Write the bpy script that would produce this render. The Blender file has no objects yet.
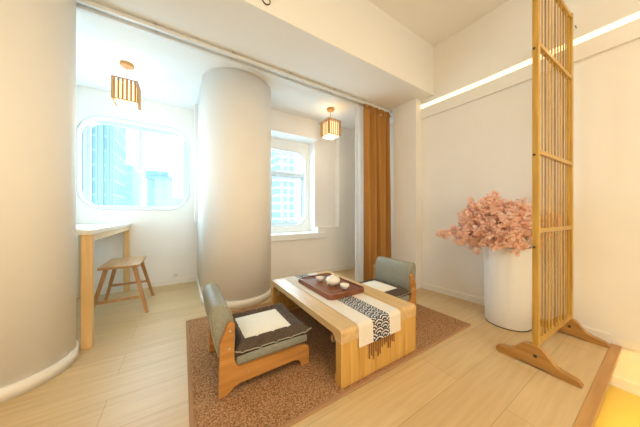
import bpy, bmesh, math, random
from mathutils import Vector, Matrix, Euler
random.seed(7)
PI = math.pi
S = bpy.context.scene
C = S.collection

# ------------------------------------------------------------------ materials
def mat(name, col=(.8, .8, .8), rough=.5, metal=0, spec=.5, emit=None, estr=0):
    m = bpy.data.materials.new(name); m.use_nodes = True
    b = m.node_tree.nodes['Principled BSDF']
    b.inputs['Base Color'].default_value = (*col, 1)
    b.inputs['Roughness'].default_value = rough
    b.inputs['Metallic'].default_value = metal
    b.inputs['Specular IOR Level'].default_value = spec
    if emit:
        b.inputs['Emission Color'].default_value = (*emit, 1)
        b.inputs['Emission Strength'].default_value = estr
    return m

def nodes(m):
    return m.node_tree.nodes, m.node_tree.links, m.node_tree.nodes['Principled BSDF']

def noise_mat(name, c1, c2, scale=(1, 1, 1), nscale=5, detail=4, rough=.5, bump=0., bscale=None, lo=.3, hi=.7, spec=.5):
    m = mat(name, c1, rough, spec=spec)
    N, L, b = nodes(m)
    tc = N.new('ShaderNodeTexCoord'); mp = N.new('ShaderNodeMapping'); mp.inputs['Scale'].default_value = scale
    nz = N.new('ShaderNodeTexNoise'); nz.inputs['Scale'].default_value = nscale; nz.inputs['Detail'].default_value = detail
    cr = N.new('ShaderNodeValToRGB')
    cr.color_ramp.elements[0].position = lo; cr.color_ramp.elements[0].color = (*c1, 1)
    cr.color_ramp.elements[1].position = hi; cr.color_ramp.elements[1].color = (*c2, 1)
    L.new(tc.outputs['Object'], mp.inputs['Vector']); L.new(mp.outputs['Vector'], nz.inputs['Vector'])
    L.new(nz.outputs['Fac'], cr.inputs['Fac']); L.new(cr.outputs['Color'], b.inputs['Base Color'])
    if bump:
        bp = N.new('ShaderNodeBump'); bp.inputs['Strength'].default_value = bump; bp.inputs['Distance'].default_value = .01
        src = nz
        if bscale:
            src = N.new('ShaderNodeTexNoise'); src.inputs['Scale'].default_value = bscale
            L.new(tc.outputs['Object'], src.inputs['Vector'])
        L.new(src.outputs['Fac'], bp.inputs['Height']); L.new(bp.outputs['Normal'], b.inputs['Normal'])
    return m

def wood(name, c1, c2, axis, rough=.42, k=9):
    sc = [k, k, k]; sc[axis] = k * .07
    return noise_mat(name, c1, c2, tuple(sc), 3.2, 6, rough, .04)

M = {}
M['wall'] = noise_mat('wall_paint', (.86, .835, .80), (.89, .865, .83), nscale=2.5, rough=.7, bump=.03, bscale=160)
M['ceil'] = mat('ceiling_paint', (.88, .87, .855), .75)
M['base'] = mat('baseboard_paint', (.88, .85, .80), .4)
M['white'] = mat('window_white', (.66, .72, .75), .35)
M['sill'] = mat('sill_stone', (.88, .9, .9), .3)
M['alu'] = mat('track_aluminium', (.78, .79, .78), .35, .0)
M['steel'] = mat('bolt_steel', (.7, .68, .63), .3, .9)
M['dark'] = mat('dark_metal', (.06, .045, .03), .5, .4)
M['led'] = mat('led_strip', (1, .9, .7), .5, emit=(1, .82, .42), estr=1.35)
M['ledy'] = mat('amber_led', (1, .8, .3), .5, emit=(1, .66, .01), estr=13)
M['tablex'] = wood('table_ash_x', (.50, .30, .10), (.64, .41, .17), 0)
M['tabley'] = wood('table_ash_y', (.56, .36, .155), (.70, .49, .25), 1, .32)
M['tablez'] = wood('table_ash_z', (.52, .28, .06), (.68, .41, .115), 2, k=12)
M['chairw'] = wood('chair_oak', (.42, .18, .04), (.60, .29, .08), 0, .35)
M['bamboo'] = wood('screen_bamboo', (.42, .225, .033), (.62, .375, .075), 2, .3, k=14)
M['bamboox'] = wood('screen_bamboo_x', (.42, .225, .033), (.62, .375, .075), 0, .3, k=14)
M['bamboo_dark'] = wood('screen_bamboo_dark', (.28, .135, .022), (.44, .25, .05), 2, .3, k=14)
M['foot'] = wood('screen_foot_wood', (.36, .17, .04), (.52, .28, .08), 1, .3)
M['trimw'] = wood('edge_wood', (.43, .21, .06), (.56, .30, .10), 0, .35)
M['cntz'] = wood('counter_leg_wood', (.68, .42, .16), (.82, .56, .26), 2)
M['cnty'] = wood('counter_apron_wood', (.72, .52, .30), (.84, .66, .42), 1)
M['cntt'] = wood('counter_top_wood', (.78, .70, .58), (.86, .79, .68), 1, .3)
M['stool'] = wood('stool_wood', (.40, .21, .08), (.56, .33, .15), 1, .35)
M['stoolz'] = wood('stool_leg_wood', (.36, .18, .06), (.52, .28, .11), 2, .4)
M['walnut'] = wood('tray_walnut', (.17, .052, .022), (.27, .095, .042), 1, .25)
M['walnutd'] = mat('tray_groove', (.05, .02, .012), .5)
M['grey'] = noise_mat('back_fabric', (.225, .225, .175), (.30, .30, .245), nscale=90, rough=.5, bump=.12, spec=.6)
M['piping'] = mat('piping_fabric', (.38, .35, .27), .8, spec=.2)
M['mat'] = noise_mat('quilt_fabric', (.075, .055, .043), (.12, .09, .07), nscale=70, rough=.9, bump=.3, spec=.15)
M['cream'] = noise_mat('cream_fabric', (.80, .77, .69), (.86, .83, .75), nscale=60, rough=.9, bump=.15, spec=.2)
M['runner'] = noise_mat('runner_linen', (.72, .655, .57), (.80, .735, .65), nscale=140, rough=.9, bump=.2, spec=.2)
M['navy'] = mat('runner_navy', (.035, .06, .10), .85, spec=.2)
M['fringe'] = mat('fringe_thread', (.20, .065, .025), .8)
M['porc'] = mat('porcelain', (.84, .80, .72), .18)
M['vase'] = mat('vase_white', (.86, .86, .86), .45)
M['rugb'] = mat('rug_binding', (.40, .23, .125), .9, spec=.1)
M['stem'] = mat('blossom_stem', (.16, .08, .04), .8)
M['lampw'] = mat('lamp_wood', (.50, .27, .09), .5)
M['shade'] = mat('lamp_shade_glow', (.95, .9, .8), .6, emit=(1, .72, .36), estr=1.3)
M['bulb'] = mat('bulb_glow', (1, .95, .85), .5, emit=(1, .85, .6), estr=9)
M['plastic'] = mat('socket_plastic', (.85, .84, .8), .4)
M['grout'] = mat('socket_dark', (.1, .1, .1), .6)

# rug: speckled loop pile
m = noise_mat('rug_pile', (.21, .10, .042), (.56, .33, .175), nscale=115, detail=3, rough=.95, bump=.8, lo=.36, hi=.64, spec=.1)
M['rug'] = m

# orange curtain and sheer
def cloth(name, c, tr, alpha=1.):
    m = mat(name, c, .8, spec=.2); N, L, b = nodes(m)
    out = N['Material Output']; t = N.new('ShaderNodeBsdfTranslucent'); t.inputs['Color'].default_value = (*c, 1)
    mx = N.new('ShaderNodeMixShader'); mx.inputs[0].default_value = tr
    L.new(b.outputs[0], mx.inputs[1]); L.new(t.outputs[0], mx.inputs[2]); last = mx
    if alpha < 1:
        tp = N.new('ShaderNodeBsdfTransparent'); m2 = N.new('ShaderNodeMixShader'); m2.inputs[0].default_value = 1 - alpha
        L.new(mx.outputs[0], m2.inputs[1]); L.new(tp.outputs[0], m2.inputs[2]); last = m2
    L.new(last.outputs[0], out.inputs[0]); return m
M['curtain'] = cloth('curtain_ochre', (.50, .25, .07), .2)
M['sheer'] = cloth('sheer_white', (.90, .92, .94), .5, .72)

# glass pane: thin, clear with a faint reflection
m = bpy.data.materials.new('window_glass'); m.use_nodes = True; N = m.node_tree.nodes; L = m.node_tree.links
N.remove(N['Principled BSDF']); tp = N.new('ShaderNodeBsdfTransparent'); tp.inputs[0].default_value = (.97, 1, 1, 1)
gl = N.new('ShaderNodeBsdfGlossy'); gl.inputs['Roughness'].default_value = .02
mx = N.new('ShaderNodeMixShader'); mx.inputs[0].default_value = .04
L.new(tp.outputs[0], mx.inputs[1]); L.new(gl.outputs[0], mx.inputs[2]); L.new(mx.outputs[0], N['Material Output'].inputs[0])
M['glass'] = m

# plank floor: boards along X, 0.254 m wide
m = mat('oak_planks', (.7, .6, .45), .42); N, L, b = nodes(m)
tc = N.new('ShaderNodeTexCoord'); mp = N.new('ShaderNodeMapping'); mp.inputs['Location'].default_value = (.373 + 1.22 * 2, -1.764 + .254 * 20, 0)
br = N.new('ShaderNodeTexBrick'); br.offset = .43; br.inputs['Scale'].default_value = 1
br.inputs['Brick Width'].default_value = 1.22; br.inputs['Row Height'].default_value = .254
br.inputs['Mortar Size'].default_value = .0016; br.inputs['Mortar Smooth'].default_value = .2; br.inputs['Bias'].default_value = 0
br.inputs['Color1'].default_value = (.58, .415, .215, 1); br.inputs['Color2'].default_value = (.64, .47, .25, 1)
br.inputs['Mortar'].default_value = (.40, .27, .13, 1)
m2 = N.new('ShaderNodeMapping'); m2.inputs['Scale'].default_value = (1.0, 14, 1)
nz = N.new('ShaderNodeTexNoise'); nz.inputs['Scale'].default_value = 2.4; nz.inputs['Detail'].default_value = 7
cr = N.new('ShaderNodeValToRGB'); cr.color_ramp.elements[0].position = .3; cr.color_ramp.elements[0].color = (.90, .88, .85, 1)
cr.color_ramp.elements[1].position = .7; cr.color_ramp.elements[1].color = (1.05, 1.05, 1.06, 1)
mu = N.new('ShaderNodeMixRGB'); mu.blend_type = 'MULTIPLY'; mu.inputs[0].default_value = 1
L.new(tc.outputs['Object'], mp.inputs[0]); L.new(mp.outputs[0], br.inputs['Vector']); L.new(tc.outputs['Object'], m2.inputs[0])
L.new(m2.outputs[0], nz.inputs['Vector']); L.new(nz.outputs['Fac'], cr.inputs[0]); L.new(br.outputs['Color'], mu.inputs[1])
L.new(cr.outputs[0], mu.inputs[2]); L.new(mu.outputs[0], b.inputs['Base Color'])
M['floor'] = m
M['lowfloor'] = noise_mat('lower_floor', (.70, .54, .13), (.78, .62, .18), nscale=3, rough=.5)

# petals
m = cloth('petal_pink', (1.0, .72, .6), .4); N, L, b = nodes(m)
oi = N.new('ShaderNodeNewGeometry'); cr = N.new('ShaderNodeValToRGB')
cr.color_ramp.elements[0].color = (1.0, .66, .52, 1); cr.color_ramp.elements[1].color = (1.0, .90, .83, 1)
L.new(oi.outputs['Random Per Island'], cr.inputs[0]); L.new(cr.outputs[0], b.inputs['Base Color'])
M['petal'] = m

# city facades: dark glass and pale spandrel grid
def facade(name, glass, frame, w, h):
    m = mat(name, glass, .8); N, L, b = nodes(m)
    tc = N.new('ShaderNodeTexCoord'); sp = N.new('ShaderNodeSeparateXYZ'); cb = N.new('ShaderNodeCombineXYZ')
    br = N.new('ShaderNodeTexBrick'); br.offset = 0; br.inputs['Scale'].default_value = 1
    br.inputs['Brick Width'].default_value = w; br.inputs['Row Height'].default_value = h
    br.inputs['Mortar Size'].default_value = min(w, h) * .17; br.inputs['Mortar Smooth'].default_value = 0
    br.inputs['Color1'].default_value = (*glass, 1); br.inputs['Color2'].default_value = (*[g * 1.25 for g in glass], 1)
    br.inputs['Mortar'].default_value = (*frame, 1)
    L.new(tc.outputs['Object'], sp.inputs[0]); L.new(sp.outputs['X'], cb.inputs['X']); L.new(sp.outputs['Z'], cb.inputs['Y'])
    L.new(cb.outputs[0], br.inputs['Vector']); L.new(br.outputs['Color'], b.inputs['Base Color'])
    b.inputs['Specular IOR Level'].default_value = 0
    return m
M['fac1'] = facade('facade_tower', (.20, .25, .25), (.33, .34, .33), 1.6, 3.0)
M['fac2'] = facade('facade_block', (.22, .28, .27), (.29, .32, .31), 2.2, 3.2)
M['fac3'] = facade('facade_grid', (.19, .23, .235), (.40, .40, .39), 2.0, 2.2)
M['roofm'] = mat('roof_grey', (.24, .28, .28), .9, spec=0)

# ------------------------------------------------------------------ helpers
def link(name, bm, m, parent=None, loc=None, smooth=False, mods=None):
    me = bpy.data.meshes.new(name); bm.to_mesh(me); bm.free()
    o = bpy.data.objects.new(name, me); C.objects.link(o)
    for mm in (m if isinstance(m, (list, tuple)) else [m]):
        me.materials.append(M[mm] if isinstance(mm, str) else mm)
    if smooth:
        for p in me.polygons: p.use_smooth = True
    if parent: o.parent = parent
    if loc: o.location = loc
    return o

def tag(o, label=None, cat=None, group=None, kind=None):
    if label: o['label'] = label
    if cat: o['category'] = cat
    if group: o['group'] = group
    if kind: o['kind'] = kind
    return o

def empty(name, loc, rz=0, **k):
    o = bpy.data.objects.new(name, None); C.objects.link(o); o.location = loc; o.rotation_euler = (0, 0, rz)
    o.empty_display_size = .1
    return tag(o, **k)

def box(bm, x0, x1, y0, y1, z0, z1, bev=0, seg=2):
    r = bmesh.ops.create_cube(bm, size=1)
    vs = r['verts']
    for v in vs:
        v.co = Vector(((x0 + x1) / 2 + v.co.x * (x1 - x0), (y0 + y1) / 2 + v.co.y * (y1 - y0), (z0 + z1) / 2 + v.co.z * (z1 - z0)))
    if bev:
        es = list({e for v in vs for e in v.link_edges})
        bmesh.ops.bevel(bm, geom=vs + es, offset=bev, segments=seg, affect='EDGES', profile=.5)
    return bm

def B(*a, **k): return box(bmesh.new(), *a, **k)

def prism(bm, pts, lo, hi, axis='Y', bev=0):
    """polygon pts in the two other axes, extruded along axis"""
    def P(a, b, t):
        return {'X': (t, a, b), 'Y': (a, t, b), 'Z': (a, b, t)}[axis]
    v0 = [bm.verts.new(P(a, b, lo)) for a, b in pts]; v1 = [bm.verts.new(P(a, b, hi)) for a, b in pts]
    fs = [bm.faces.new(v0), bm.faces.new(v1)]
    n = len(pts)
    for i in range(n): fs.append(bm.faces.new((v0[i], v0[(i + 1) % n], v1[(i + 1) % n], v1[i])))
    if bev:
        es = list(fs[0].edges) + list(fs[1].edges)
        bmesh.ops.bevel(bm, geom=es, offset=bev, segments=2, affect='EDGES', profile=.5)
    bmesh.ops.recalc_face_normals(bm, faces=bm.faces[:])
    return bm

def rrect(a0, a1, b0, b1, r, n=7):
    out = []
    for (ca, cb, st) in ((a1 - r, b1 - r, 0), (a0 + r, b1 - r, 90), (a0 + r, b0 + r, 180), (a1 - r, b0 + r, 270)):
        for i in range(n + 1):
            t = math.radians(st + 90 * i / n); out.append((ca + r * math.cos(t), cb + r * math.sin(t)))
    return out

def spline(pts, n=6, closed=True):
    """Catmull-Rom smoothing of a 2-D outline"""
    out = []; N_ = len(pts)
    for i in range(N_):
        p0, p1, p2, p3 = (Vector(pts[(i + k - 1) % N_]) for k in range(4))
        for j in range(n):
            t = j / n
            out.append(tuple(.5 * ((2 * p1) + (-p0 + p2) * t + (2 * p0 - 5 * p1 + 4 * p2 - p3) * t * t + (-p0 + 3 * p1 - 3 * p2 + p3) * t ** 3)))
    return out

def hole_plate(outer, hole, y0, y1):
    """plate in XZ with a hole, between y0 and y1"""
    bm = bmesh.new()
    for y in (y0, y1):
        eo = []
        for loop in (outer, hole):
            vs = [bm.verts.new((a, y, b)) for a, b in loop]
            eo += [bm.edges.new((vs[i], vs[(i + 1) % len(vs)])) for i in range(len(vs))]
        bmesh.ops.triangle_fill(bm, edges=eo, use_beauty=True)
    bm.verts.ensure_lookup_table()
    k = 0; n_o, n_h = len(outer), len(hole); tot = n_o + n_h
    for start, n in ((0, n_o), (n_o, n_h)):
        for i in range(n):
            a, b_ = start + i, start + (i + 1) % n
            bm.faces.new((bm.verts[a], bm.verts[b_], bm.verts[tot + b_], bm.verts[tot + a]))
    bmesh.ops.recalc_face_normals(bm, faces=bm.faces[:])
    return bm

def lathe(bm, prof, cx=0, cy=0, n=32, z=0):
    rings = []
    for r, h in prof:
        if r < 1e-5: rings.append([bm.verts.new((cx, cy, h + z))])
        else: rings.append([bm.verts.new((cx + r * math.cos(2 * PI * i / n), cy + r * math.sin(2 * PI * i / n), h + z)) for i in range(n)])
    for a, b_ in zip(rings, rings[1:]):
        for i in range(n):
            j = (i + 1) % n
            if len(a) == 1 and len(b_) == 1: break
            if len(a) == 1: bm.faces.new((a[0], b_[i], b_[j]))
            elif len(b_) == 1: bm.faces.new((a[i], a[j], b_[0]))
            else: bm.faces.new((a[i], a[j], b_[j], b_[i]))
    bmesh.ops.recalc_face_normals(bm, faces=bm.faces[:])
    return bm

def tube(bm, pts, r, n=8, closed=False):
    pts = [Vector(p) for p in pts]; rings = []
    rr = r if isinstance(r, (list, tuple)) else [r] * len(pts)
    L_ = len(pts); up = Vector((0, 0, 1))
    for i, p in enumerate(pts):
        a = pts[(i - 1) % L_] if closed or i > 0 else p; b_ = pts[(i + 1) % L_] if closed or i < L_ - 1 else p
        d = (b_ - a).normalized()
        u = d.cross(up) if abs(d.dot(up)) < .95 else d.cross(Vector((1, 0, 0)))
        u.normalize(); w = d.cross(u)
        rings.append([bm.verts.new(p + (u * math.cos(2 * PI * k / n) + w * math.sin(2 * PI * k / n)) * rr[i]) for k in range(n)])
    for i in range(L_ if closed else L_ - 1):
        A_, B_ = rings[i], rings[(i + 1) % L_]
        for k in range(n): bm.faces.new((A_[k], A_[(k + 1) % n], B_[(k + 1) % n], B_[k]))
    if not closed: bm.faces.new(rings[0]); bm.faces.new(rings[-1])
    bmesh.ops.recalc_face_normals(bm, faces=bm.faces[:])
    return bm

def slantbox(bm, p0, p1, w0, w1):
    """square leg from p0 (bottom) to p1 (top)"""
    vs = []
    for p, w in ((p0, w0), (p1, w1)):
        for sx, sy in ((-1, -1), (1, -1), (1, 1), (-1, 1)): vs.append(bm.verts.new((p[0] + sx * w / 2, p[1] + sy * w / 2, p[2])))
    bm.faces.new(vs[0:4]); bm.faces.new(vs[4:8])
    for i in range(4): bm.faces.new((vs[i], vs[(i + 1) % 4], vs[4 + (i + 1) % 4], vs[4 + i]))
    bmesh.ops.recalc_face_normals(bm, faces=bm.faces[:])
    return bm

def copy_tree(o, parent=None):
    c = o.copy(); C.objects.link(c)
    if parent: c.parent = parent
    for ch in list(o.children): copy_tree(ch, c)
    return c

def struct(name, bm, m, **k):
    o = link(name, bm, m, **k); o['kind'] = 'structure'; return o

# ------------------------------------------------------------------ the room
CL, CU = 2.78, 3.47            # lower and upper ceilings
BY = 1.79                      # face of the ceiling drop
struct('floor', B(-2.7, 3.5, .270, 4.6, -.3, 0), 'floor')
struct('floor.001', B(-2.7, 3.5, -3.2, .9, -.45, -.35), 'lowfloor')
struct('trim_1', B(-2.7, 3.085, .215, .270, -.032, .003, bev=.003), 'trimw')
struct('trim_2', B(-2.7, 2.95, .252, .262, -.060, -.036), 'ledy')
struct('ceiling', B(-2.7, 3.5, BY, 4.6, CL, CU + .2), 'ceil')
struct('ceiling.001', B(-2.7, 3.5, -3.2, BY, CU, CU + .2), 'ceil')

# right wall, a little skewed as in the photo
bm = bmesh.new()
prism(bm, [(2.87, 2.36), (2.885, 1.97), (3.02, 1.965), (3.07, 1.2), (3.09, .13), (3.09, -3.2), (3.5, -3.2), (3.5, 2.36)], -.45, CU + .1, 'Z')
struct('wall_right', bm, 'wall')
def along(off, z0, z1, y_hi=1.93, y_lo=-3.2):
    P = [(3.02 + (3.07 - 3.02) * (1.965 - y_hi) / .76, y_hi), (3.07, 1.2), (3.09, .13), (3.09, y_lo)]
    b_ = bmesh.new()
    return prism(b_, [(x - off, y) for x, y in P] + [(x + .01, y) for x, y in reversed(P)], z0, z1, 'Z')
struct('trim_3', along(.03, 2.495, 2.645, 1.96), 'wall')
struct('trim_4', along(.035, 2.650, 2.690, 1.96), 'led')
struct('trim_5', along(.040, 2.694, 2.704, 1.96), 'wall')
struct('baseboard_right', along(.014, 0, .075, 1.955, .275), 'base')
struct('baseboard_right_lower', B(3.072, 3.1, -3.1, .3, -.35, -.27), 'base')
struct('baseboard_stub', B(2.858, 2.872, 1.97, 2.36, 0, .075), 'base')

# room behind and beside the camera
struct('wall_back', B(-2.7, 3.5, -3.3, -3.2, -.45, CU + .1), 'wall')
struct('wall_left', B(-2.8, -2.7, -3.2, 2.7, -.45, CU + .1), 'wall')

# columns / rounded wall ends
def arc(cx, cy, r, a0, a1, n=40):
    return [(cx + r * math.cos(math.radians(a0 + (a1 - a0) * i / n)), cy + r * math.sin(math.radians(a0 + (a1 - a0) * i / n))) for i in range(n + 1)]
def rounded_end(name, mk, base):
    o = struct(name, mk(0), 'wall', smooth=False)
    for p in o.data.polygons: p.use_smooth = abs(p.normal.z) < .5
    q = struct(base, mk(.014), 'base')
    for p in q.data.polygons: p.use_smooth = abs(p.normal.z) < .5
def end_left(e):
    P = arc(-1.0, 2.37, .315 + e, -90, 90) + [(-2.7, 2.685 + e), (-2.7, 2.055 - e)]
    return prism(bmesh.new(), P, 0, .085 if e else CL, 'Z')
rounded_end('wall_left_end', end_left, 'baseboard_left')
def end_mid(e):
    P = arc(.64, 3.09, .43 + e, 180, 360) + [(1.07 + e, 4.2), (.21 - e, 4.2)]
    return prism(bmesh.new(), P, 0, .085 if e else CL, 'Z')
rounded_end('wall_middle_end', end_mid, 'baseboard_middle')
for nm in ('wall_left_end', 'wall_middle_end'):
    pass

# left bay: window wall, side wall
W1 = rrect(-1.164, .10, 1.16, 2.43, .27, 10)
struct('wall_front', hole_plate([(-2.7, 0), (.25, 0), (.25, CL), (-2.7, CL)], W1, 4.13, 4.42), 'wall')
struct('baseboard_front', B(-1.55, .2, 4.115, 4.13, 0, .08), 'base')
struct('wall_bay_side', hole_plate([(2.69, 0), (4.13, 0), (4.13, CL), (2.69, CL)], rrect(2.80, 3.55, .9, 2.5, .05, 3), 0, .12), 'wall')  # unseen opening behind the column, added to bring more daylight into the bay
o = bpy.data.objects['wall_bay_side']; o.rotation_euler = (0, 0, PI / 2); o.location = (-1.55, 0, 0)
struct('trim_6', B(.165, .21, 3.88, 4.13, .97, CL), 'wall')

def rim(name, loop, y, r=.010):
    b_ = bmesh.new(); tube(b_, [(a, y, z) for a, z in loop], r, 6, closed=True)
    struct(name, b_, 'white', smooth=True)
rim('trim_7', W1, 4.13)

# right bay: window wall with its niche and shallow recess
bm = bmesh.new()
box(bm, 1.0, 2.09, 3.4, 4.3, 0, .70)
box(bm, 1.0, 2.09, 3.4, 4.3, 2.44, CL)
box(bm, 2.09, 2.565, 3.4, 4.3, 0, .85)
box(bm, 2.09, 2.565, 3.52, 4.3, .85, CL)
box(bm, 2.565, 3.5, 3.4, 4.3, 0, CL)
struct('wall_front.001', bm, 'wall')
W2 = rrect(.8, 2.03, .88, 2.25, .23, 10)
struct('wall_niche', hole_plate([(.7, .70), (2.09, .70), (2.09, 2.44), (.7, 2.44)], W2, 3.74, 3.95), 'wall')
struct('trim_8', B(1.06, 2.25, 3.36, 3.74, .655, .755, bev=.006), 'sill')
rim('trim_9', W2, 3.74, .009)
struct('baseboard_front.001', B(1.08, 3.3, 3.385, 3.4, 0, .08), 'base')
struct('wall_bay_right', B(3.3, 3.5, 2.36, 3.4, 0, CL), 'wall')
bpy.data.objects['wall_right']['kind'] = 'structure'

# windows
def window(n, y, x0, x1, z0, z1, mull, transom=None, sash=.035):
    r = empty('window_%d' % n, ((x0 + x1) / 2, y, z0)); r['kind'] = 'structure'
    cx = (x0 + x1) / 2
    def part(name, bm_, m): 
        o_ = link(name, bm_, m, r); o_.matrix_parent_inverse = Matrix.Translation((-cx, -y, -z0)); return o_
    b_ = bmesh.new(); t = .045
    box(b_, x0, x1, y - .03, y + .04, z0, z0 + t); box(b_, x0, x1, y - .03, y + .04, z1 - t, z1)
    box(b_, x0, x0 + t, y - .03, y + .04, z0 + t, z1 - t); box(b_, x1 - t, x1, y - .03, y + .04, z0 + t, z1 - t)
    part('frame', b_, 'white')
    zt = z1 - t
    if transom:
        part('transom', B(x0 + t, x1 - t, y - .03, y + .04, transom - .03, transom + .03), 'white')
        part('pane', B(x0 + t, x1 - t, y + .012, y + .016, transom + .03, z1 - t), 'glass')
        zt = transom - .03
    a = [x0 + t] + mull + [x1 - t]
    for i in range(len(a) - 1):
        l = a[i] - (.025 if i else 0); r_ = a[i + 1] + (.025 if i < len(a) - 2 else 0); yy = y - .012 + .03 * (i % 2)
        b_ = bmesh.new()
        box(b_, l, r_, yy - .01, yy + .012, z0 + t, z0 + t + sash); box(b_, l, r_, yy - .01, yy + .012, zt - sash, zt)
        box(b_, l, l + sash, yy - .01, yy + .012, z0 + t + sash, zt - sash); box(b_, r_ - sash, r_, yy - .01, yy + .012, z0 + t + sash, zt - sash)
        s_ = part('sash', b_, 'white')
        part('pane', B(l + sash, r_ - sash, yy - .002, yy + .002, z0 + t + sash, zt - sash), 'glass')
    part('latch', B(a[1] - .008, a[1] + .012, y - .045, y - .02, (z0 + z1) / 2 - .12, (z0 + z1) / 2 - .04, bev=.003), 'alu')
    return r
window(1, 4.33, -1.16, .10, 1.14, 2.46, [-.535])
window(2, 3.86, .98, 2.06, .86, 2.28, [1.36], transom=1.84)

# sockets
def socket(loc):
    t = empty('wall_socket', loc, label='small round socket low on the white wall under the window beside the rounded column', cat='wall socket')
    link('plate', B(-.04, .04, -.008, 0, -.04, .04, bev=.006), 'plastic', t)
    b_ = bmesh.new(); lathe(b_, [(0, 0), (.022, 0), (.022, .004), (0, .004)], n=20)
    o_ = link('cover', b_, 'steel', t, smooth=False); o_.rotation_euler = (PI / 2, 0, 0); o_.location = (0, -.008, 0)
socket((-.08, 4.13, .135))

# curtain track on the ceiling line
t = empty('curtain_track', (1.0, 2.48, CL - .04), label='long double aluminium curtain track on the white ceiling', cat='curtain track')
for y in (-.045, .045):
    b_ = bmesh.new(); box(b_, -1.72, 1.9, y - .017, y + .017, 0, .03, bev=.003); 
    link('rail', b_, 'alu', t)
for x in (-1.2, -.55, .1, .75, 1.3, 1.75):
    link('bracket', B(x - .012, x + .012, -.075, .075, .030, .04), 'steel', t)

# ------------------------------------------------------------------ curtains
def curtain(bm, x0, x1, y, z0, z1, folds, amp, squeeze=0, ph=0, th=.003):
    nx, nz = folds * 12, 26; grid = []
    for j in range(nz + 1):
        tz = j / nz; z = z0 + (z1 - z0) * tz; row = []
        for i in range(nx + 1):
            s = i / nx; w = 1 - squeeze * (1 - tz)
            x = x1 - (x1 - x0) * (1 - s) * w if squeeze else x0 + (x1 - x0) * s
            a = 2 * PI * folds * s + ph
            f = math.sin(a) * (1 - .25 * tz) + .35 * math.sin(2.3 * a / folds * 3 + tz * 2.2) + .12 * math.sin(a * 2 + tz * 4)
            row.append(bm.verts.new((x + .012 * math.sin(a * .5 + 3 * tz), y + amp * f, z)))
        grid.append(row)
    for j in range(nz):
        for i in range(nx): bm.faces.new((grid[j][i], grid[j][i + 1], grid[j + 1][i + 1], grid[j + 1][i]))
    return bm
t = empty('curtain', (2.56, 2.43, 0), label='ochre orange floor-length curtain gathered in the corner at the end of the track', cat='curtain')
o = link('curtain_panel', curtain(bmesh.new(), -.27, .29, 0, .012, 2.66, 5, .046, .05), 'curtain', t, smooth=True)
o = link('heading', curtain(bmesh.new(), -.27, .30, 0, 2.655, 2.735, 9, .022), 'curtain', t, smooth=True)
t = empty('sheer_curtain', (2.5, 2.53, 0), label='white sheer curtain hanging half behind the ochre curtain', cat='curtain')
link('curtain_panel', curtain(bmesh.new(), -.29, .50, 0, .012, 2.735, 9, .020), 'sheer', t, smooth=True)

# ------------------------------------------------------------------ rug
t = empty('rug', (1.22, 1.83, 0), label='brown speckled rectangular rug under the low table and floor chairs', cat='rug')
link('pile', B(-1.165, 1.165, -.765, .765, 0, .011, bev=.003), 'rug', t)
bm = bmesh.new()
for a in ((-1.187, 1.187, -.787, -.763), (-1.187, 1.187, .763, .787), (-1.187, -1.163, -.763, .763), (1.163, 1.187, -.763, .763)):
    box(bm, *a, 0, .013, bev=.004)
link('binding', bm, 'rugb', t)
RZ = .012

# ------------------------------------------------------------------ low table (origin at centre of its footprint)
TX0, TX1, TY0, TY1, TH = -.375, .375, -.64, .625, .372
tb = empty('low_table', (1.207, 1.72, RZ), label='low pale-wood waterfall tea table with solid slab ends on the brown rug', cat='table')
R = .028; TT = .05
def top_profile(y0, y1):
    P = []
    for i in range(9):
        a = math.radians(180 - 90 * i / 8); P.append((y0 + R + R * math.cos(a), TH - RZ - R + R * math.sin(a)))
    for i in range(9):
        a = math.radians(90 - 90 * i / 8); P.append((y1 - R + R * math.cos(a), TH - RZ - R + R * math.sin(a)))
    zb = TH - RZ - .085
    P += [(y1, zb), (y1 - .06, zb), (y1 - .09, TH - RZ - TT), (y0 + .09, TH - RZ - TT), (y0 + .06, zb), (y0, zb)]
    return P
bm = bmesh.new()
for x0, x1 in ((TX0, TX0 + .018), (TX0 + .020, TX0 + .175), (TX0 + .1775, TX1 - .1775), (TX1 - .175, TX1)):
    prism(bm, top_profile(TY0, TY1), x0, x1, 'X')
o = link('tabletop', bm, 'tabley', tb)
for s in (-1, 1):
    bm = bmesh.new()
    y0, y1 = (TY0 + .001, TY0 + .058) if s < 0 else (TY1 - .058, TY1 - .001)
    for k in range(5):
        xa = TX0 + k * .15; box(bm, xa + .0006, xa + .1494, y0, y1, 0, TH - RZ - .0865, bev=.0015, seg=1)
    link('leg_panel', bm, 'tablez', tb)
    yy = (y1, y1 + .028) if s < 0 else (y0 - .028, y0)
    link('foot_rail', B(TX0 + .01, TX1 - .01, yy[0], yy[1], 0, .045, bev=.003), 'tablex', tb)
for s in (-1, 1):
    bm = bmesh.new(); box(bm, TX0 + .03, TX0 + .045, s * .50 - .012, s * .50 + .012, .22, .262); link('bracket', bm, 'steel', tb)

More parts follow.
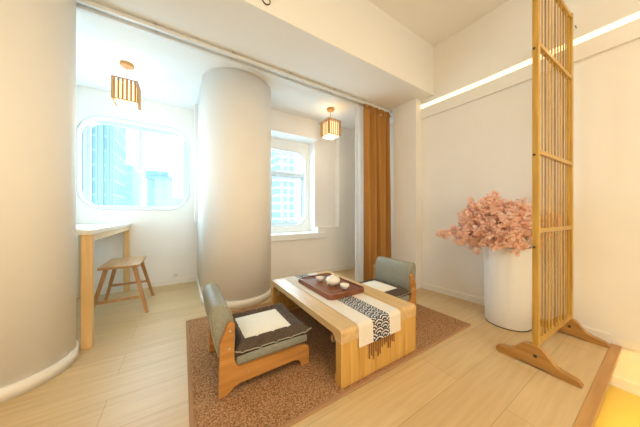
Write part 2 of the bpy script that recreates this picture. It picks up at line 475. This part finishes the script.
# table runner with wave pattern band; lies over the top and hangs at both ends
def seigaiha(u, v, s=.058):
    """True where the pattern is pale. u across, v along."""
    R_ = s; best = None
    j0 = int(math.floor(v / (R_ * .5)))
    for j in range(j0 - 3, j0 + 2):
        cy = j * R_ * .5; cxo = (R_ if j % 2 else 0)
        i = round((u - cxo) / (2 * R_)); cx = cxo + i * 2 * R_
        d = math.hypot(u - cx, v - cy)
        if d <= R_ and v >= cy - 1e-9:
            best = d / R_; break
    if best is None: return False
    for a, b_ in ((.0, .10), (.36, .50), (.72, .86)):
        if a <= best < b_: return True
    return False
def drape_path():
    """arc-length samples over the near edge (y, z)"""
    pts = []; e = .0035; zt = TH - RZ + e
    z = .215
    while z < TH - RZ - R - .002: pts.append((TY0 - e - .004 * (1 - (z - .2) / .1), z)); z += .004
    n = 14
    for i in range(n + 1):
        a = math.radians(180 - 90 * i / n); pts.append((TY0 + R + (R + e) * math.cos(a), TH - RZ - R + (R + e) * math.sin(a)))
    y = TY0 + R + .004
    while y < TY1 - R: pts.append((y, zt)); y += .004
    for i in range(n + 1):
        a = math.radians(90 - 90 * i / n); pts.append((TY1 - R + (R + e) * math.cos(a), TH - RZ - R + (R + e) * math.sin(a)))
    z = TH - RZ - R - .004
    while z > .2: pts.append((TY1 + e, z)); z -= .004
    return pts
path = drape_path()
def strip(x0, x1, nx, two):
    bm_ = bmesh.new(); rows = []
    for k, (y, z) in enumerate(path):
        rows.append([bm_.verts.new((x0 + (x1 - x0) * i / nx, y, z)) for i in range(nx + 1)])
    for k in range(len(path) - 1):
        for i in range(nx):
            f = bm_.faces.new((rows[k][i], rows[k][i + 1], rows[k + 1][i + 1], rows[k + 1][i])); f.smooth = True
            if two and not seigaiha((i + .5) * (x1 - x0) / nx, k * .004): f.material_index = 1
    return bm_
RX = 1.19
rn = empty('table_runner', (1.207, 1.72, RZ), label='cream table runner with navy wave-pattern band hanging over the end of the low table', cat='table runner')
link('cloth', strip(-.235, -.105, 4, False), 'runner', rn)
link('cloth', strip(.06, .18, 4, False), 'runner', rn)
link('patterned_band', strip(-.105, .06, 50, True), ['runner', 'navy'], rn)
for i in range(13):
    x = -.145 + i * .0205 ; ln = (.10, .085, .115, .07, .11, .10, .06, .05, .04, .085, .09, .05, .06)[i]
    bm = bmesh.new(); tube(bm, [(x, TY0 - .009, .216), (x + .001, TY0 - .009, .216 - ln)], .0034, 6)
    link('tassel', bm, 'fringe', rn)

# tray
tr = empty('tea_tray', (1.235, 1.80, TH + .004), label='dark walnut rectangular tea tray with rounded corners on the low table', cat='tray')
bm = bmesh.new()
prism(bm, rrect(-.20, .20, -.305, .305, .035), .0, .034, 'Z', bev=.006)
link('base', bm, 'walnut', tr)
bm = bmesh.new()
outer = rrect(-.198, .198, -.303, .303, .035); inner = rrect(-.178, .178, -.283, .283, .022)
n = len(outer); vs = []
for P, z in ((outer, .033), (outer, .042), (inner, .042), (inner, .0345)):
    vs.append([bm.verts.new((x, y, z)) for x, y in P])
for a, b_ in zip(vs, vs[1:]):
    for i in range(n): bm.faces.new((a[i], a[(i + 1) % n], b_[(i + 1) % n], b_[i]))
bmesh.ops.recalc_face_normals(bm, faces=bm.faces[:])
link('rim', bm, 'walnut', tr)
for y in (-.25, .243): link('drain_groove', B(-.15, .15, y, y + .007, .034, .036), 'walnutd', tr)
TZ = TH + .004 + .0345
# teapot
tp_ = empty('teapot', (1.235, 1.735, TZ), math.radians(200), label='squat cream porcelain teapot in the middle of the walnut tray', cat='teapot')
bm = bmesh.new(); lathe(bm, [(0, 0), (.03, 0), (.033, .006), (.05, .016), (.062, .034), (.060, .050), (.046, .064), (.03, .070), (0, .070)], n=28)
link('body', bm, 'porc', tp_, smooth=True)
bm = bmesh.new(); lathe(bm, [(0, .068), (.031, .069), (.026, .076), (.012, .081), (.006, .083), (.010, .090), (.007, .096), (0, .098)], n=20)
link('lid', bm, 'porc', tp_, smooth=True)
bm = bmesh.new(); tube(bm, [(.052, 0, .028), (.070, 0, .036), (.082, 0, .050), (.092, 0, .066)], [.015, .011, .008, .006], 10)
link('spout', bm, 'porc', tp_, smooth=True)
bm = bmesh.new(); tube(bm, [(-.054, 0, .054), (-.075, 0, .060), (-.088, 0, .048), (-.084, 0, .030), (-.056, 0, .022)], .005, 8)
link('handle', bm, 'porc', tp_, smooth=True)
tp_.scale = (1.15, 1.15, 1.15)
def cup(loc, r, label):
    b_ = bmesh.new(); lathe(b_, [(0, 0), (r * .5, 0), (r * .55, .006), (r * .85, .02), (r, .042), (r * .93, .042), (r * .78, .022), (r * .45, .010), (0, .010)], n=24)
    tag(link('teacup', b_, 'porc', loc=loc, smooth=True), label, 'cup', 'teacups on the walnut tray')
cup((1.262, 1.590, TZ), .043, 'cream porcelain teacup at the near end of the walnut tray')
cup((1.19, 1.90, TZ), .040, 'cream porcelain teacup on the far side of the teapot')

# ------------------------------------------------------------------ floor chairs (local +X is the front; origin centre of footprint)
SIDE = [(-.300, 0), (-.262, 0), (-.236, .018), (-.218, .040), (-.180, .054), (.187, .062), (.222, .052), (.238, .030), (.241, .0), (.305, 0), (.306, .095),
        (.300, .128), (.272, .142), (.17, .145), (-.18, .150), (-.203, .166), (-.214, .205), (-.212, .33), (-.208, .415), (-.222, .436), (-.245, .432), (-.292, .325), (-.294, .2)]
def floor_chair(loc, rz, label, group):
    r = empty('floor_chair', loc, rz, label=label, cat='floor chair', group=group)
    for s in (-1, 1):
        y0, y1 = (-.275, -.249) if s < 0 else (.249, .275)
        f = link('side_frame', prism(bmesh.new(), SIDE, y0, y1, 'Y', bev=.0025), 'chairw', r)
        for (x, z) in ((-.236, .385), (-.240, .28), (-.13, .105), (.23, .105)):
            b_ = bmesh.new(); bmesh.ops.create_cone(b_, cap_ends=True, segments=12, radius1=.0065, radius2=.0065, depth=.004)
            q = link('bolt', b_, 'steel', f); q.rotation_euler = (PI / 2, 0, 0); q.location = (x, (y0 - .0015) if s < 0 else y1 + .0015, z)
    link('crossbar', B(-.185, -.155, -.249, .249, .065, .125, bev=.003), 'chairw', r)
    link('crossbar', B(.20, .23, -.249, .249, .070, .125, bev=.003), 'chairw', r)
    b_ = bmesh.new(); box(b_, -.20, .30, -.262, .262, .148, .214, bev=.016, seg=3); link('seat', b_, 'grey', r, smooth=True)
    # back cushion: rounded, leaning
    b_ = bmesh.new()
    prof = spline([(-.222, .19), (-.275, .19), (-.312, .29), (-.335, .41), (-.342, .485), (-.328, .528), (-.292, .542), (-.250, .525), (-.225, .48), (-.208, .39), (-.206, .28)], 5)
    prof = [(x, z) for x, z in prof]
    segs = [(-.247, .80), (-.242, .92), (-.225, 1.0), (0, 1.03), (.225, 1.0), (.242, .92), (.247, .80)]
    cx = sum(p[0] for p in prof) / len(prof); cz = sum(p[1] for p in prof) / len(prof); rows = []
    for y, k in segs:
        rows.append([b_.verts.new((cx + (x - cx) * k, y, cz + (z - cz) * (.5 + .5 * k))) for x, z in prof])
    for a, c in zip(rows, rows[1:]):
        for i in range(len(prof)): b_.faces.new((a[i], a[(i + 1) % len(prof)], c[(i + 1) % len(prof)], c[i]))
    b_.faces.new(rows[0]); b_.faces.new(rows[-1]); bmesh.ops.recalc_face_normals(b_, faces=b_.faces[:])
    bk = link('backrest', b_, 'grey', r, smooth=True)
    for y in (-.236, .236):
        b_ = bmesh.new(); tube(b_, [(cx + (x - cx) * 1.0, y, cz + (z - cz) * .985) for x, z in prof], .0035, 6, closed=True)
        link('piping', b_, 'piping', bk, smooth=True)
    return r
def seat_mat(loc, rz, label, group):
    r = empty('seat_cushion', loc, rz, label=label, cat='cushion', group=group)
    x0, x1, y0, y1 = -.265, .265, -.265, .255; N_ = 44; b_ = bmesh.new(); g = []
    for j in range(N_ + 1):
        row = []
        for i in range(N_ + 1):
            u = i / N_ * 2 - 1; v = j / N_ * 2 - 1
            x = (x0 + x1) / 2 + (x1 - x0) / 2 * u; y = (y0 + y1) / 2 + (y1 - y0) / 2 * v
            dx = (1 - abs(u)) * .265; dy = (1 - abs(v)) * .26; d = min(dx, dy)
            # edge sags inwards between the corners
            k = 1 - .045 * (1 - u * u) * (abs(v) ** 6); x_ = x * (1 - .045 * (1 - v * v) * abs(u) ** 6); y_ = y * k
            z = .016 + .040 * math.sin(min(1, d / .045) * PI / 2)
            if .030 < d < .080: z += .014 * math.sin((d - .030) / .05 * PI)
            if d < .10:   # quilting tufts round the border
                z -= .009 * max(0, math.cos((x if dy < dx else y) * 2 * PI / .11)) ** 8
            if d > .080: z = .050
            z += .022 * (abs(u) * abs(v)) ** 5
            row.append(b_.verts.new((x_, y_, z)))
        g.append(row)
    for j in range(N_):
        for i in range(N_): b_.faces.new((g[j][i], g[j][i + 1], g[j + 1][i + 1], g[j + 1][i]))
    edge = [g[0][i] for i in range(N_)] + [g[j][N_] for j in range(N_)] + [g[N_][i] for i in range(N_, 0, -1)] + [g[j][0] for j in range(N_, 0, -1)]
    low = [b_.verts.new((v.co.x * .965, v.co.y * .965, 0)) for v in edge]
    for i in range(len(edge)): b_.faces.new((edge[i], edge[(i + 1) % len(edge)], low[(i + 1) % len(edge)], low[i]))
    b_.faces.new(low); epts = [v.co.copy() for v in edge]
    bmesh.ops.recalc_face_normals(b_, faces=b_.faces[:])
    link('quilted_border', b_, 'mat', r, smooth=True)
    b_ = bmesh.new(); tube(b_, [p + Vector((0, 0, .001)) for p in epts], .0035, 6, closed=True); link('piping', b_, 'piping', r, smooth=True)
    # cream centre
    b_ = bmesh.new(); n_ = 16; g = []
    for j in range(n_ + 1):
        g.append([b_.verts.new((-.188 + .330 * i / n_, -.190 + .335 * j / n_, .0555 + .024 * (1 - abs(2 * i / n_ - 1) ** 4) * (1 - abs(2 * j / n_ - 1) ** 4))) for i in range(n_ + 1)])
    for j in range(n_):
        for i in range(n_): b_.faces.new((g[j][i], g[j][i + 1], g[j + 1][i + 1], g[j + 1][i]))
    link('center_pad', b_, 'cream', r, smooth=True)
    return r
GC = 'floor chairs at the low table'; GM = 'quilted seat cushions on the floor chairs'
floor_chair((.48, 1.675, RZ), 0, 'grey-backed wooden floor chair on the near left side of the low table', GC)
seat_mat((.535, 1.66, RZ + .214), 0, 'brown quilted seat cushion with cream centre on the near floor chair', GM)
floor_chair((1.865, 1.745, RZ), PI + .02, 'grey-backed wooden floor chair beyond the table in front of the ochre curtain', GC)
seat_mat((1.815, 1.735, RZ + .214), PI + .02, 'brown quilted seat cushion with cream centre on the far floor chair', GM)

# ------------------------------------------------------------------ counter and stool
ct = empty('bar_counter', (-.88, 3.3, 0), label='narrow pale wooden counter with golden legs under the left window', cat='counter')
P = [(-.70 + .88, 2.50 - 3.3), (-.62 + .88, 2.50 - 3.3), (-.62 + .88, 4.12 - 3.3), (-1.14 + .88, 4.12 - 3.3), (-1.14 + .88, 2.72 - 3.3), (-.70 + .88, 2.72 - 3.3)]
link('countertop', prism(bmesh.new(), P, .928, .962, 'Z'), 'cntt', ct)
link('apron', B(.225, .252, -.72, .76, .872, .928), 'cnty', ct)
for x, y in ((.190, -.780), (.190, .745), (-.25, -.55), (-.25, .745)):
    w = (.064, .06) if y < -.7 else (.06, .06)
    link('leg', B(x, x + w[0], y, y + w[1], 0, .928, bev=.003), 'cntz', ct)
link('apron', B(-.235, -.21, -.55, .76, .872, .928), 'cnty', ct)

st = empty('wooden_stool', (-.565, 3.40, 0), label='small wooden bench stool with splayed legs beside the counter', cat='stool')
bm = bmesh.new()
prism(bm, rrect(-.175, .165, -.29, .31, .03, 4), .512, .540, 'Z', bev=.005)
link('seat', bm, 'stool', st)
LF = {}
for sx in (-1, 1):
    for sy in (-1, 1):
        p0 = (.235 * sx, .30 * sy, 0); p1 = (.115 * sx, .225 * sy, .513); LF[sx, sy] = (p0, p1)
        bm = bmesh.new(); slantbox(bm, p0, p1, .028, .038); link('leg', bm, 'stoolz', st)
for sy, h in ((-1, .18), (1, .21)):
    pts = []
    for sx in (-1, 1):
        p0, p1 = (Vector(q) for q in LF[sx, sy]); pts.append(p0.lerp(p1, h / .513))
    link('stretcher', B(pts[0].x, pts[1].x, pts[0].y - .011, pts[0].y + .011, h - .014, h + .014, bev=.003), 'stool', st)

# ------------------------------------------------------------------ pendant lamps
def pendant(loc, w, h, drop, label, rz=0):
    r = empty('pendant_lamp', loc, rz, label=label, cat='pendant lamp', group='slatted wooden pendant lamps by the windows')
    b_ = bmesh.new(); lathe(b_, [(0, 0), (.062, 0), (.062, -.020), (.055, -.032), (0, -.032)], n=28); link('canopy', b_, 'lampw', r)
    b_ = bmesh.new(); tube(b_, [(0, 0, -.03), (0, 0, -drop - .02)], .004, 8); link('cord', b_, 'lampw', r)
    z1 = -drop; z0 = -drop - h; a = w / 2; t_ = .009
    b_ = bmesh.new()
    for z in (z0, z1 - t_):
        for s in (-1, 1):
            box(b_, -a, a, s * a - t_ / 2, s * a + t_ / 2, z, z + t_); box(b_, s * a - t_ / 2, s * a + t_ / 2, -a, a, z, z + t_)
    for sx in (-1, 1):
        for sy in (-1, 1): box(b_, sx * a - t_ / 2, sx * a + t_ / 2, sy * a - t_ / 2, sy * a + t_ / 2, z0, z1)
    box(b_, -a, a, -.006, .006, z1 - t_, z1); box(b_, -.006, .006, -a, a, z1 - t_, z1)
    link('frame', b_, 'lampw', r)
    b_ = bmesh.new(); n_ = 6
    for i in range(n_):
        p = -a + w * (i + .5) / n_ 
        for s in (-1, 1):
            box(b_, p - .009, p + .009, s * a - .0025, s * a + .0025, z0, z1); box(b_, s * a - .0025, s * a + .0025, p - .009, p + .009, z0, z1)
    o_ = link('slats', b_, 'lampw', r)
    b_ = bmesh.new(); k = a * .80
    vs_ = [[b_.verts.new((x * k, y * k, z)) for x, y in ((-1, -1), (1, -1), (1, 1), (-1, 1))] for z in (z1 - .03, z0 - .015)]
    for i in range(4): b_.faces.new((vs_[0][i], vs_[0][(i + 1) % 4], vs_[1][(i + 1) % 4], vs_[1][i]))
    b_.faces.new(vs_[1])
    link('shade', b_, 'shade', r)
    b_ = bmesh.new(); bmesh.ops.create_uvsphere(b_, u_segments=16, v_segments=10, radius=.035); q = link('bulb', b_, 'bulb', r, smooth=True); q.location = (0, 0, z1 - .09)
    ld = bpy.data.lights.new('pendant_light', 'POINT'); ld.energy = 3.2; ld.color = (1, .88, .72); ld.shadow_soft_size = .05
    lo = bpy.data.objects.new('pendant_light', ld); C.objects.link(lo); lo.location = (loc[0], loc[1], loc[2] + z0 - .10)
pendant((-.525, 3.25, CL), .21, .235, .215, 'slatted wooden cube pendant lamp in front of the left window')
pendant((2.02, 2.90, CL), .225, .24, .205, 'slatted wooden cube pendant lamp near the ochre curtain')

# ------------------------------------------------------------------ vase and blossoms
VX, VY = 2.775, .875
vs = empty('floor_vase', (VX, VY, 0), label='tall white cylindrical floor vase holding pink blossoms by the right wall', cat='vase')
bm = bmesh.new(); H = .775
lathe(bm, [(0, .004), (.172, .004), (.180, .016), (.186, .25), (.192, H - .01), (.190, H), (.180, H), (.176, H - .02), (.17, .05), (0, .04)], n=64)
link('body', bm, 'vase', vs, smooth=True)
bm = bmesh.new(); lathe(bm, [(0, 0), (.176, 0), (.176, .006), (0, .006)], n=48); link('base', bm, 'dark', vs)

def bloom(bm_, c, r, rnd):
    n_ = rnd.randint(9, 13)
    for k in range(n_):
        d = Vector((rnd.gauss(0, 1), rnd.gauss(0, 1), rnd.gauss(0, 1))).normalized()
        u = d.cross(Vector((rnd.random(), rnd.random(), rnd.random() + .1))).normalized(); w = d.cross(u)
        a = c + d * r * .15; L_ = r * rnd.uniform(.75, 1.1); wd = r * rnd.uniform(.38, .55)
        p = [a, a + d * L_ * .55 + u * wd + w * .2 * r, a + d * L_ + u * wd * .45, a + d * L_ - u * wd * .45, a + d * L_ * .55 - u * wd + w * .2 * r]
        try: bm_.faces.new([bm_.verts.new(q) for q in p])
        except ValueError: pass
def branch(tip, label, group, seed, n=62, spread=.085, start=.45, bend=.06):
    rnd = random.Random(seed)
    r = empty('blossom_branch', (VX + rnd.uniform(-.05, .05), VY + rnd.uniform(-.05, .05), .055), label=label, cat='blossom branch', group=group)
    o0 = Vector(r.location); base = Vector((0, 0, 0)); T = Vector(tip) - o0
    # leave the rim first, then arch out
    rim_ = Vector((T.x * .28, T.y * .28, .76)); rim_.x = max(-.13, min(.13, rim_.x)); rim_.y = max(-.13, min(.13, rim_.y))
    pts = []
    for i in range(13):
        t_ = i / 12
        pts.append(base * (1 - t_) ** 2 + rim_ * 2 * t_ * (1 - t_) + T * t_ * t_ if False else (base.lerp(rim_, min(1, t_ * 2)) if t_ <= .5 else rim_.lerp(T, (t_ - .5) * 2) + Vector((0, 0, bend * math.sin((t_ - .5) * 2 * PI)))))
    b_ = bmesh.new(); tube(b_, pts, [.006 - .004 * i / 12 for i in range(13)], 6)
    bl = []
    for k in range(n):
        s = start + (1 - start) * (k / n) ** .85
        s = max(.5, s); i = min(11, int(s * 12)); p = pts[i].lerp(pts[i + 1], s * 12 - i)
        taper = 1 - .65 * max(0, (s - .75) / .25)
        q = p + Vector((rnd.gauss(0, 1), rnd.gauss(0, 1), rnd.gauss(0, .9))) * spread * taper
        q.x = min(q.x, 3.035 - o0.x); 
        if q.z + o0.z < H + .01 and (q.xy + o0.xy - Vector((VX, VY))).length < .25: q.z = H + .02 - o0.z + rnd.random() * .03
        bl.append(q)
        if k % 3 == 0: tube(b_, [p, p.lerp(q, .5) + Vector((0, 0, .008)), q], .0015, 4)
    link('stem', b_, 'stem', r)
    b_ = bmesh.new()
    for q in bl: bloom(b_, q, rnd.uniform(.028, .042), rnd)
    link('blossoms', b_, 'petal', r)
G = 'pink blossom branches in the white vase'; LB = 'bushy pink artificial cherry blossom branch in the middle of the white floor vase'
tips = [(2.62, 1.20, 1.06), (2.58, .96, 1.22), (2.50, 1.08, .93), (2.64, 1.12, 1.17), (2.74, .98, 1.28), (2.48, .84, 1.02), (2.82, .76, 1.17), (2.66, .80, 1.12), (2.84, 1.16, 1.08),
        (2.58, 1.14, 1.16), (2.55, 1.12, 1.04), (2.60, 1.02, .98), (2.52, .76, .90), (2.72, .92, 1.12), (2.56, 1.22, .88), (2.92, .92, 1.14), (2.72, 1.26, 1.00), (2.62, .92, .92)]
for i, tpos in enumerate(tips): branch(tpos, LB, G, 100 + i, bend=.03)
branch((2.60, 1.50, .86), 'long drooping pink blossom branch reaching left from the white vase', G, 301, n=40, spread=.035, start=.5, bend=.03)
branch((2.935, .545, 1.09), 'pink blossom branch on the right showing through the bamboo screen', G, 302, n=30, spread=.06, start=.6, bend=.03)

# ------------------------------------------------------------------ bamboo screen
A = Vector((2.150, .512, 0)); Bp = Vector((2.975, .484, 0)); Ls = (Bp - A).length; ang = math.atan2(Bp.y - A.y, Bp.x - A.x)
sc_ = empty('room_screen', A, ang, label='tall golden bamboo slatted room divider on scalloped wooden feet', cat='room divider')
PH = 2.90
for x, tx in ((0, 'near'), (Ls, 'far')):
    p = link('post', B(x - .017, x + .017, -.018, .018, .135, PH, bev=.004), 'bamboo', sc_)
    for z in (2.28, 1.52, .86):
        b_ = bmesh.new(); lathe(b_, [(0, 0), (.008, 0), (.008, .004), (0, .005)], n=12); q = link('bolt', b_, 'dark', p); q.rotation_euler = (0, -PI / 2, 0); q.location = (x - .0172, .006, z)
    foot = spline([(-.205, 0), (-.215, .012), (-.205, .032), (-.165, .045), (-.115, .056), (-.080, .085), (-.043, .135), (-.005, .158), (.06, .152), (.093, .125), (.130, .078), (.175, .064), (.222, .052), (.235, .030), (.225, .008), (.19, 0), (.12, 0), (.08, .012), (-.06, .012), (-.10, 0)], 4)
    foot = [(a, max(0, b)) for a, b in foot]
    b_ = bmesh.new(); foot2 = [(a, b) for a, b in foot]
    prism(b_, foot2, x - .022, x + .022, 'X', bev=.003)
    f = link('foot', b_, 'foot', sc_)
    b_ = bmesh.new(); lathe(b_, [(0, 0), (.011, 0), (.011, .003), (0, .003)], n=14); q = link('bolt', b_, 'dark', f); q.rotation_euler = (0, -PI / 2, 0); q.location = (x - .0225, 0, .085)
RZS = (.172, .975, 1.545, 2.318, 2.872)
for z in RZS:
    link('rail', B(.017, Ls - .017, -.014, .014, z - .016, z + .016, bev=.002), 'bamboox', sc_)
nsl = 11
for i in range(nsl):
    x = .05 + (Ls - .10) * i / (nsl - 1) + random.uniform(-.006, .006); w = random.choice((.005, .0065, .008))
    for a, b_z in zip(RZS, RZS[1:]):
        link('slat', B(x - w, x + w, -.0045, .0045, a + .016, b_z - .016, bev=.001, seg=1), ('bamboo', 'bamboo', 'bamboo_dark')[i * 7 % 3], sc_)

# small hook fixing on the wall, ring on the beam
hk = empty('wall_hook', (3.075, .462, 2.81), label='tiny dark hook on the cream wall beside the top of the bamboo screen', cat='hook')
bm = bmesh.new(); tube(bm, [(.01, 0, 0), (-.02, 0, 0), (-.032, 0, -.008), (-.036, 0, .006)], .003, 6); link('hook', bm, 'dark', hk)
bm = bmesh.new(); tube(bm, [(.034 * math.cos(a), 0, .034 * math.sin(a)) for a in [2 * PI * i / 28 for i in range(28)]], .0045, 8, closed=True)
rg = link('ceiling_ring', bm, 'dark', loc=(.592, BY - .005, 2.872), smooth=True); tag(rg, 'small dark metal ring on the cream face of the ceiling drop', 'ring')

# ------------------------------------------------------------------ the city outside
def tower(cx, cy, w, d, h, m, label, steps=(), rz=0, fins=0, base=-40):
    r = empty('office_tower', (cx, cy, base), rz, label=label, cat='building')
    H_ = h - base
    b_ = bmesh.new(); box(b_, -w / 2, w / 2, -d / 2, d / 2, 0, H_); link('facade', b_, m, r)
    for k, (sx, sw, sh) in enumerate(steps):
        b_ = bmesh.new(); box(b_, sx - sw / 2, sx + sw / 2, -d * .4, d * .4, H_, H_ + sh); link('setback', b_, m, r)
    b_ = bmesh.new(); box(b_, -w / 2 - .2, w / 2 + .2, -d / 2 - .2, -d / 2, H_ - .6, H_ + .5); link('parapet', b_, 'roofm', r)
    if fins:
        b_ = bmesh.new()
        for i in range(fins + 1):
            x = -w / 2 + w * i / fins; box(b_, x - .12, x + .12, -d / 2 - .4, -d / 2, 0, H_ - .6)
        link('fin', b_, 'roofm', r)
def xs(u, Y):
    a = (u - 320) / 220; c_, s_ = .8472, .5314
    return Y * (s_ + a * c_) / (c_ - a * s_)
def put(u0, u1, Y, v, m, label, **k):
    x0, x1 = xs(u0, Y), xs(u1, Y); a = ((u0 + u1) / 2 - 320) / 220
    h = 1.1 + (213.5 - v) / 220 * Y / (.8472 - a * .5314)
    tower((x0 + x1) / 2, Y + 6, x1 - x0, 12, h, m, label, **k)
put(60, 114, 62, 60, 'fac1', 'tall pale blue ribbed tower filling the left side of the left window', fins=9)
put(115, 133, 95, 166, 'fac2', 'lower pale blue tower block behind the middle of the left window')
put(147, 172, 80, 178, 'fac2', 'blue stepped tower block seen in the right pane of the left window', steps=((-.8, 5.5, 2.2),))
put(172, 196, 130, 199, 'fac2', 'distant low blue block at the right edge of the left window')
put(277, 299, 58, 150, 'fac3', 'gridded office building seen through the right window')
put(262, 276, 90, 185, 'fac2', 'pale block partly hidden behind the column in the right window')

# ------------------------------------------------------------------ light
w = bpy.data.worlds.new('World'); S.world = w; w.use_nodes = True
bg = w.node_tree.nodes['Background']; bg.inputs[0].default_value = (.48, .79, 1.0, 1); bg.inputs[1].default_value = 4.9

def area(name, loc, rot, sx, sy, e, col, portal=False):
    l = bpy.data.lights.new(name, 'AREA'); l.shape = 'RECTANGLE'; l.size = sx; l.size_y = sy; l.energy = e; l.color = col
    o_ = bpy.data.objects.new(name, l); C.objects.link(o_); o_.location = loc; o_.rotation_euler = rot
    if portal: l.cycles.is_portal = True
    return o_
area('portal_left', (-.53, 4.45, 1.8), (-PI / 2, 0, 0), 1.35, 1.4, 1, (1, 1, 1), True)
area('portal_right', (1.52, 3.98, 1.57), (-PI / 2, 0, 0), 1.3, 1.5, 1, (1, 1, 1), True)
area('portal_side', (-1.72, 3.175, 1.7), (0, -PI / 2, 0), 1.65, .8, 1, (1, 1, 1), True)  # portal for the added side opening
sl = bpy.data.lights.new('sun', 'SUN'); sl.energy = 7; sl.angle = math.radians(85); sl.color = (.72, .88, 1)
so = bpy.data.objects.new('sun', sl); C.objects.link(so)
so.rotation_euler = Vector((.12, -1, -.55)).to_track_quat('-Z', 'Y').to_euler()
# ceiling lamps of the front room, behind and above the camera
area('ceiling_lamp', (.8, -1.2, CU - .03), (0, 0, 0), 1.8, 1.2, 40, (1, .82, .54))
area('ceiling_lamp_rear', (-.9, -.6, CU - .03), (0, 0, 0), 1.2, .8, 9, (1, .84, .60))
area('rear_fill_light', (.3, -3.1, 1.7), (PI / 2, 0, 0), 2.6, 1.8, 40, (1, .96, .90))  # added soft fill in front of the rear wall, no window there

# ------------------------------------------------------------------ camera
cam = bpy.data.cameras.new('camera'); co = bpy.data.objects.new('camera', cam); C.objects.link(co)
co.location = (0, 0, 1.1); co.rotation_euler = (PI / 2, 0, -math.atan(138 / 220)); cam.sensor_width = 36; cam.lens = 220 / 640 * 36
cam.clip_start = .02; cam.clip_end = 500
S.camera = co
S.view_settings.view_transform = 'Standard'; S.view_settings.look = 'None'; S.view_settings.exposure = .36; S.view_settings.gamma = 1
S.view_settings.use_curve_mapping = False
S.cycles.use_denoising = True
S.cycles.max_bounces = 10; S.cycles.diffuse_bounces = 6; S.cycles.transparent_max_bounces = 16
S.cycles.sample_clamp_indirect = 8; S.cycles.caustics_reflective = False; S.cycles.caustics_refractive = False
